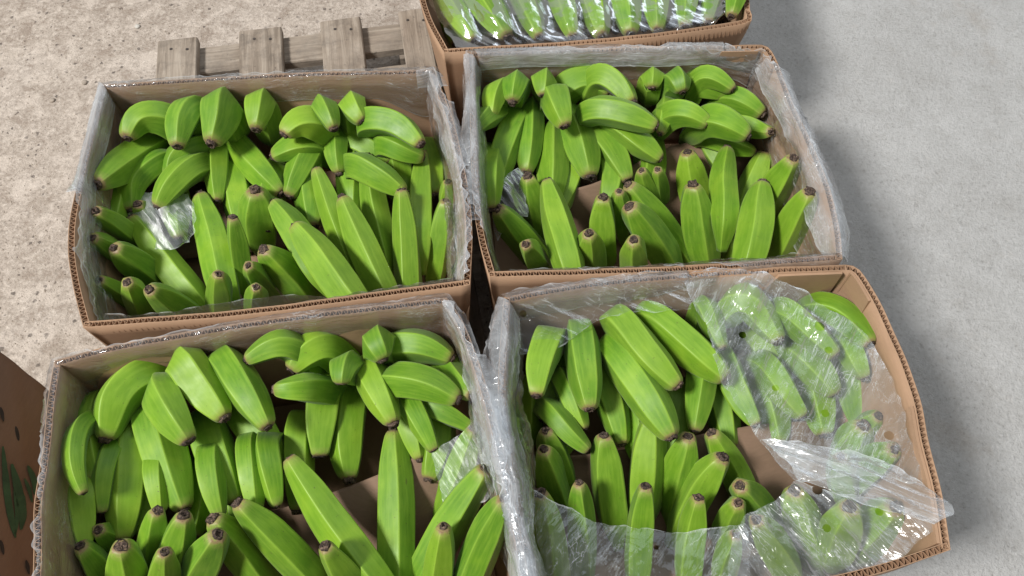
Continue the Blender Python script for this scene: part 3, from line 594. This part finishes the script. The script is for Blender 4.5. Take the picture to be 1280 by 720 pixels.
# ---------------------------------------------------------------- plastic liners
def ridged(v): return 1 - abs(noise.noise(v)) * 2
def wr(u, s, seed, along=9., across=30.):
    """crumple height field: long folds running across the rim plus small creases"""
    a = noise.noise(Vector((u * across + 1.5 * noise.noise(Vector((u * 8, s * 8, seed))), s * along, seed)))
    b = ridged(Vector((u * across * 1.9, s * along * 1.6, seed + 7))); c = ridged(Vector((u * 60 + s * 35, s * 60 - u * 25, seed + 3)))
    d = ridged(Vector((u * 110 - s * 70, s * 90 + u * 50, seed + 11)))
    return .65 * a + .40 * (b - .5) + .10 * (c - .5) + .02 * (d - .5)
def liner(k, parent, keys, mat, seed, NU=620, NV=26, u0=0, u1=4, name='film_fold', extra=0.0):
    """film wrapped over the carton rim. keys: (side position, inside depth, reach past the rim (negative: ends inside), crumple, stand-off)"""
    loop = []
    for si in range(4):
        R, L = resample(RIMPTS[k][si], 120); nrm = offset(R, 1.0)
        loop.append((R, [(b - a) for a, b in zip(R, nrm)], L))
    G = []
    for i in range(NU):
        u = u0 + (u1 - u0) * i / (NU - 1); si = min(int(u) % 4, 3); f = (u - int(u)) * 119; j = min(int(f), 118); R, NN, L = loop[si]
        p = R[j].lerp(R[j + 1], f - j); n = NN[j].lerp(NN[j + 1], f - j)
        # round the corners of the bag
        fu = u - int(u)
        if fu < .06: n = n.lerp(loop[(si - 1) % 4][1][119], .5 * (1 - fu / .06))
        if fu > .94: n = n.lerp(loop[(si + 1) % 4][1][0], .5 * (fu - .94) / .06)
        n = n.normalized(); ins, end, amp, off = interp(keys, u); lum = noise.noise(Vector((u * 3.1, seed, 8))); off *= max(.15, 1 + 1.6 * lum); amp *= max(.3, 1 + 1.3 * noise.noise(Vector((u * 4.3, seed, 18)))); ul = (p.x * 1.0 + p.y * 1.3) if False else u * .45
        end += .030 * max(-.25, noise.noise(Vector((ul * 6, seed, 2)))) * (end > .006) + .010 * noise.noise(Vector((ul * 22, seed, 0))) + .006 * noise.noise(Vector((ul * 70, seed, 5))); col = []
        for q in range(NV):
            s = -ins + (end + ins) * q / (NV - 1); h = wr(ul, s, seed, 34., 8.)
            if s < 0:
                dep = -s; x = TH + .0015 + off * min(1, dep / .03) + extra; pos = p + n * (x + amp * (h + .35) * min(1, .25 + dep / .02)) ; pos.z = RIM - dep + .003 * min(1, .02 / (dep + .004))
            elif s < .012:
                pos = p + n * ((TH + .0015) * (1 - s / .012) - .0025 * s / .012); pos.z = RIM + .004 + amp * .35 * (h + .5) + extra
            else:
                o_ = s - .012; pos = p - n * (.0025 + extra + off * .9 * min(1, o_ / .03) + amp * (h + .45)); pos.z = RIM + .003 - o_ * .93
            col.append(pos)
        G.append(col)
    o = grid_obj(name, [list(r) for r in zip(*G)], mat, parent); film_layout(o, NU, NV, lambda i, j: j / (NV - 1) * .12, lambda i, j: (u0 + (u1 - u0) * i / (NU - 1)) * .45 + seed); return o
def drape(G, k, sag):
    """let the sheet sag and rest on the bananas under it"""
    import numpy as np
    A = np.array([[tuple(p) for p in r] for r in G]); Z = A[..., 2] - sag; need = np.full(Z.shape, -1.0)
    for e in BUILT[k]:
        q = resample(catmull(e[0], 40), 22)[0]
        for i, c in enumerate(q):
            r = e[1] * prof(i / 21) * 1.02; d2 = (A[..., 0] - c.x) ** 2 + (A[..., 1] - c.y) ** 2
            need = np.maximum(need, np.where(d2 < r * r, c.z + np.sqrt(np.maximum(r * r - d2, 0)) + .003, -1))
    need = np.minimum(need, A[..., 2] + .012); Z = np.maximum(Z, need)
    for it in range(10):
        P = np.pad(Z, 1, mode='edge'); B = (P[:-2, 1:-1] + P[2:, 1:-1] + P[1:-1, :-2] + P[1:-1, 2:] + P[:-2, :-2] + P[2:, 2:] + P[:-2, 2:] + P[2:, :-2]) / 8; Z = np.maximum(B, need)
    for j in range(len(G)):
        for i in range(len(G[0])): G[j][i].z = Z[j, i]
def film(rows, parent, mat, seed, amp, nu=110, nv=90, holes=(), dirv=(1, .3), name='film_sheet', freq=1.0, edge=.004, over=None, sag=0, wavy=.006):
    """loose sheet through hand-placed points (pixel x, y, cm below the rim), creased, with vent holes"""
    G = sheet_grid([[dr(*p) for p in r] for r in rows], nu, nv); N = []
    for j in range(nv):
        N.append([])
        for i in range(nu):
            a = G[j][min(i + 1, nu - 1)] - G[j][max(i - 1, 0)]; b = G[min(j + 1, nv - 1)][i] - G[max(j - 1, 0)][i]; n = a.cross(b)
            n = n.normalized() if n.length > 1e-12 else Vector((0, 0, 1)); N[-1].append(n if n.z > 0 else -n)
    if over: drape(G, over, sag)
    for r in G:
        for p in r: p += Vector((noise.noise(p * 15 + Vector((seed, 0, 0))), noise.noise(p * 15 + Vector((0, seed, 5))), 0)) * wavy + Vector((noise.noise(p * 45 + Vector((seed, 0, 0))), noise.noise(p * 45 + Vector((0, seed, 5))), 0)) * wavy * .35
    for j in range(nv):
        for i in range(nu):
            p = G[j][i]; u = (p.x * dirv[0] + p.y * dirv[1]); s = (-p.x * dirv[1] + p.y * dirv[0]); h = wr(u * 1.3 * freq, s * .8 * freq, seed)
            G[j][i] = p + N[j][i] * (amp * h)
            if i in (0, nu - 1) or j in (0, nv - 1): G[j][i] += Vector((noise.noise(p * 60), noise.noise(p * 60 + Vector((9, 0, 0))), 0)) * edge
    vs = [p for r in G for p in r]; dead = set()
    for (hx, hy, hd, hr) in holes:
        hr *= .78; c = dr(hx, hy, hd); view = (Vector((0, 0, H)) - c).normalized()
        near = min(range(len(vs)), key=lambda q: ((vs[q] - c) - view * (vs[q] - c).dot(view)).length); c = vs[near].copy()
        for q, v in enumerate(vs):
            d = (v - c).length
            if d < hr * .72: dead.add(q)
            elif d < hr * 1.5: vs[q] = c + (v - c) * (hr / d if d < hr * 1.15 else 1)
    fs = []
    for j in range(nv - 1):
        for i in range(nu - 1):
            q = (j * nu + i, j * nu + i + 1, (j + 1) * nu + i + 1, (j + 1) * nu + i)
            if not any(x in dead for x in q): fs.append(q)
    o = mesh_obj(name, vs, fs, mat, smooth=True)
    film_layout(o, nu, nv, lambda i, j: vs[j * nu + i].x * dirv[0] + vs[j * nu + i].y * dirv[1] + seed, lambda i, j: -vs[j * nu + i].x * dirv[1] + vs[j * nu + i].y * dirv[0]); return adopt(o, parent)

LL = {'A': 'clear crumpled plastic liner inside the upper left carton', 'B': 'crumpled plastic liner folded over the rim of the upper right carton',
      'C': 'clear plastic liner over the rim of the lower left carton', 'D': 'loose plastic bag with vent holes draped over the lower right carton', 'E': 'taut clear plastic bag over the bananas in the carton at the top'}
LIN = {}
for k in 'ABCDE':
    c = CART[k].location; LIN[k] = tag(empty('plastic_liner', (c.x, c.y, PZ + .02)), LL[k], 'plastic liner', 'plastic liners in the cartons')
# side positions: 0-1 back, 1-2 right, 2-3 front, 3-4 left
liner('A', LIN['A'], [(0, .06, .030, .004, .002), (.2, .05, .018, .003, .001), (.8, .05, .016, .0025, .001), (.97, .09, .018, .005, .004), (1.2, .12, .012, .008, .012), (1.6, .12, .014, .010, .012), (1.9, .10, .008, .009, .012), (2.08, .08, -.004, .005, .006), (2.3, .06, -.010, .003, .001), (2.9, .06, -.012, .003, .001), (3.05, .09, -.020, .006, .005), (3.3, .10, -.014, .009, .008), (3.5, .10, .004, .008, .006), (3.62, .07, .040, .004, .003), (4, .06, .032, .004, .002)], FILM, 1.3)
liner('A', LIN['A'], [(.9, .026, .012, .006, .004), (1.2, .026, .016, .010, .009), (1.9, .026, .012, .010, .010), (2.0, .026, .0, .005, .004)], FILM2, 9.1, 220, 24, .95, 2.0, extra=.0015)
liner('A', LIN['A'], [(3.0, .07, -.018, .007, .004), (3.3, .06, -.008, .009, .006), (3.5, .026, .0, .008, .004), (3.6, .026, .045, .004, .003), (4, .026, .035, .004, .003)], FILM2, 4.4, 200, 20, 3.02, 4.0, extra=.001)
liner('B', LIN['B'], [(0, .05, .020, .006, .003), (.3, .05, .018, .006, .003), (.6, .06, .012, .006, .003), (.9, .06, -.002, .006, .006), (1.1, .09, -.004, .008, .012), (1.25, .10, .03, .008, .010), (1.5, .10, .055, .007, .012), (1.9, .09, .05, .007, .012), (2.05, .05, .03, .004, .004), (2.2, .05, .010, .002, .001), (2.7, .06, .002, .002, .001), (2.95, .09, -.008, .005, .006), (3.15, .10, -.004, .008, .010), (3.4, .09, .02, .008, .008), (3.7, .07, .045, .007, .007), (4, .05, .03, .006, .004)], FILM, 2.7)
liner('B', LIN['B'], [(.0, .026, .014, .007, .002), (.8, .026, .010, .007, .003), (1.0, .05, -.004, .007, .006)], FILM2, 6.6, 260, 20, .02, 1.0, extra=.0015)
liner('B', LIN['B'], [(1.1, .026, .0, .009, .01), (1.3, .026, .035, .008, .009), (1.9, .026, .05, .008, .012), (2, .026, .03, .004, .006)], FILM2, 3.1, 240, 22, 1.08, 2.0, extra=.0015)
liner('B', LIN['B'], [(3.1, .026, -.002, .008, .006), (3.5, .026, .03, .008, .006), (4, .026, .03, .006, .004)], FILM2, 8.8, 220, 20, 3.1, 3.98, extra=.001)
liner('C', LIN['C'], [(0, .10, .012, .004, .004), (.2, .07, .010, .004, .002), (.8, .06, .009, .002, .001), (.97, .10, .010, .005, .004), (1.15, .12, .010, .008, .008), (1.5, .11, .016, .009, .010), (2, .08, .016, .008, .008), (2.5, .06, .008, .004, .002), (3.0, .10, .010, .004, .003), (3.5, .13, .012, .004, .004), (4, .10, .012, .004, .004)], FILM, 5.2)
liner('C', LIN['C'], [(.95, .026, .008, .006, .004), (1.3, .026, .014, .009, .008), (2, .026, .016, .009, .008)], FILM2, 12.2, 260, 22, 1.0, 1.98, extra=.0015)
liner('D', LIN['D'], [(0, .05, .02, .006, .003), (.4, .04, .012, .005, .002), (.6, .02, .004, .003, .001), (.75, .004, .0, .001, .0)], FILM, 7.7, 200, 20, .0, .62)
liner('D', LIN['D'], [(3.0, .08, .02, .007, .008), (3.4, .08, .026, .009, .010), (3.7, .07, .035, .010, .012), (4, .05, .03, .008, .008)], FILM, 15.7, 260, 24, 3.05, 3.99)
liner('D', LIN['D'], [(3.2, .026, .022, .010, .006), (3.6, .026, .03, .011, .010), (4, .026, .03, .008, .008)], FILM2, 17.3, 220, 22, 3.15, 3.99, extra=.002)
# loose bag over the lower right carton
film([[(850, 336, -.6), (905, 331, -.8), (960, 338, -.4), (1018, 368, .2)], [(880, 402, 1.4), (935, 392, 1.2), (1003, 394, 1.0), (1080, 410, .8)], [(908, 476, 2.6), (962, 462, 2.0), (1034, 462, 2.0), (1120, 472, .8)], [(950, 548, 3.4), (1002, 530, 3.2), (1070, 532, 2.8), (1138, 542, .8)], [(998, 598, 2.6), (1042, 592, 2.4), (1102, 594, 1.8), (1166, 606, .2)]],
     LIN['D'], FILM4, 21.0, .009, 150, 150, [(928, 419, 1.5, .0062), (891, 438, 1.8, .005), (1025, 408, 1.2, .0085), (969, 484, 2.3, .0055), (1032, 517, 2.6, .0066), (1111, 545, 2, .0075), (1036, 438, 1.6, .006)], dirv=(.85, -.5), over='D', sag=.006, freq=.7)
film([[(952, 548, 2.8), (1030, 558, 1.4), (1115, 582, .4), (1180, 626, -.6)], [(980, 572, 1.8), (1048, 586, .6), (1112, 606, -.2), (1192, 640, -1.0)], [(1000, 600, 1.8), (1062, 622, .8), (1116, 638, .2), (1168, 655, -.5)]], LIN['D'], FILM2, 25.0, .010, 110, 60, dirv=(.45, .9))
film([[(1000, 600, 2.0), (1062, 616, 1.2), (1120, 626, .8), (1180, 650, -.2)], [(968, 624, 2.4), (1042, 652, 2.0), (1108, 666, 1.8), (1152, 672, .6)], [(925, 655, 2.6), (1018, 702, 2.4), (1085, 702, 2.2), (1132, 692, 1.2)], [(905, 735, 3.0), (990, 745, 3), (1060, 735, 2.6), (1100, 716, 1.6)]], LIN['D'], FILM4, 29.0, .006, 110, 100, [(1021, 612, 2.0, .0075), (1034, 660, 2, .006), (1100, 639, 1.5, .0062)], dirv=(.8, .6), over='D', sag=.008)
film([[(668, 612, 3.2), (704, 632, 3.0), (765, 655, 3.0), (850, 662, 3.0), (935, 648, 3.0)], [(672, 662, 2.6), (708, 668, 2.4), (772, 692, 2.6), (850, 698, 2.6), (940, 690, 2.6)], [(684, 735, 2.6), (722, 742, 2.4), (790, 752, 2.6), (862, 760, 2.6), (945, 762, 2.6)]], LIN['D'], FILM, 33.0, .005, 140, 70, [(820, 684, 2.6, .004)], dirv=(.8, -.6), over='D', sag=.010)
film([[(628, 366, -.4), (700, 352, -.6), (780, 343, -.6), (862, 337, -.6)], [(636, 402, 1.6), (700, 392, 1.4), (790, 374, 1.2), (862, 364, 1.0)], [(650, 444, 3.0), (708, 430, 2.6), (756, 399, 2.2), (864, 386, 1.8)]], LIN['D'], FILM, 37.0, .006, 140, 60, [(654, 392, 1.2, .006), (617, 425, 1.2, .005)], dirv=(.3, .95))
# taut bag in the top carton
film([[(500, -140, 1.5), (640, -150, .8), (780, -160, .8), (920, -170, 1.5)], [(520, -50, 2.4), (650, -50, 1.4), (780, -55, 1.4), (935, -60, 1.6)], [(545, 10, 3.4), (660, 2, 2.2), (785, -5, 2.2), (932, -15, 1.6)], [(572, 55, 3.0), (665, 46, 2.8), (770, 38, 2.8), (922, 18, 1.8)], [(590, 62, 4.5), (670, 58, 4.8), (770, 49, 4.8), (915, 26, 4.0)]], LIN['E'], FILM3, 41.0, .004, 150, 90, dirv=(.5, .85), over='E', sag=.012)
# cut top edge of the liner standing inside the front walls
film([[(135, 394, .9), (225, 388, .7), (320, 374, .6), (440, 367, .6), (565, 349, .6)], [(135, 400, 2.6), (225, 394, 2.4), (320, 382, 2.4), (440, 373, 2.4), (565, 357, 2.4)], [(135, 412, 5.5), (225, 404, 5.5), (320, 394, 5.5), (440, 382, 5.5), (565, 366, 5.5)]], LIN['A'], FILM, 71, .003, 160, 24, dirv=(.3, .95))
film([[(635, 338, .5), (760, 334, .4), (880, 327, .4), (1020, 316, .2)], [(635, 343, 2), (760, 339, 2), (880, 332, 2), (1020, 322, 2)], [(635, 350, 5), (760, 346, 5), (880, 340, 5), (1020, 330, 5)]], LIN['B'], FILM, 73, .003, 160, 24, dirv=(.3, .95))
# liner scraps in the gaps between the rows
film([[(150, 246, 9), (190, 240, 8.2), (236, 238, 9)], [(160, 270, 8.6), (205, 268, 7.6), (238, 262, 8.6)], [(185, 310, 10), (222, 312, 9), (242, 306, 10)]], LIN['A'], FILM5, 51, .006, 60, 50, dirv=(.8, .6), wavy=.014)
film([[(600, 232, 9), (630, 222, 8), (652, 205, 9)], [(612, 250, 8.5), (634, 240, 7.8), (656, 235, 9)], [(618, 300, 10), (640, 275, 9), (662, 270, 10)]], LIN['B'], FILM5, 55, .006, 60, 50, dirv=(.8, .6), wavy=.014)
film([[(545, 560, 8), (572, 545, 7), (598, 520, 6)], [(550, 590, 8.5), (582, 565, 7), (606, 560, 5)], [(556, 640, 10), (590, 630, 8), (616, 620, 6)]], LIN['C'], FILM5, 57, .006, 60, 50, dirv=(.8, .6), wavy=.014)

# ---------------------------------------------------------------- brown printed lid at the lower left
lid = empty('carton_lid', (-.72, .25, 0)); tag(lid, 'brown carton lid with dark green print, leaning at the lower left corner', 'carton lid')
LZ = .20
LN = Vector((.90, -.12, .42)).normalized(); LO = at(57, 487, .27); CP = Vector((0, 0, H))
def onlid(x, y):
    d = at(x, y, 0) - CP; return CP + d * ((LO - CP).dot(LN) / d.dot(LN))
def lp(u, v):     # point on the steep lid panel: u to the right, v towards the viewer
    a, b, c, d = onlid(-50, 399), onlid(60, 489), onlid(60, 790), onlid(-60, 790)
    return a.lerp(b, u).lerp(d.lerp(c, u), v)
nrm = LN
G = [[lp(i / 20, j / 20) + nrm * (.004 * noise.noise(Vector((i * .2, j * .2, 0)))) for i in range(21)] for j in range(21)]
grid_obj('top_panel', G, DARKK, lid, .005)
G = [[lp(i / 20, 0) - nrm * (.004 + .045 * j / 6) + Vector((0, -.003 * j / 6, 0)) for i in range(21)] for j in range(7)]
grid_obj('side_panel', G, DARKK, lid, .004)
def ink(pts, wd, mat):
    """printed brush stroke on the lid, given in photo pixels"""
    o0, n_ = lp(.5, .5), nrm; C = Vector((0, 0, H))
    def hit(x, y):
        d = at(x, y, 0) - C; return C + d * ((o0 - C).dot(n_) / d.dot(n_))
    q = catmull([hit(*p) for p in pts], 24); vs = []
    for i, p in enumerate(q):
        t = (q[min(i + 1, 23)] - q[max(i - 1, 0)]).normalized(); s = n_.cross(t); f = i / 23
        ww = wd * (math.sin(math.pi * (f * .94 + .03)) ** .6) * (1 + .15 * noise.noise(p * 150)); vs += [p + s * ww + n_ * .0042, p - s * ww + n_ * .0042]
    return adopt(mesh_obj('printed_mark', vs, [(2 * i, 2 * i + 1, 2 * i + 3, 2 * i + 2) for i in range(23)], mat), lid)
ink([(1, 558), (4, 590), (7, 620), (12, 650), (17, 672)], .0046, INK); ink([(12, 580), (20, 610), (26, 640), (24, 662)], .0058, INK)
ink([(17, 668), (19, 640), (15, 612)], .003, INK); ink([(32, 582), (40, 600), (41, 618)], .004, INK); ink([(28, 598), (34, 612), (38, 628)], .0025, INK)
for x, y in ((0, 517), (19, 541), (0, 683), (32, 708), (1, 752)): ink([(x - 2, y - 8), (x, y), (x + 2, y + 10)], .0024, INKD)
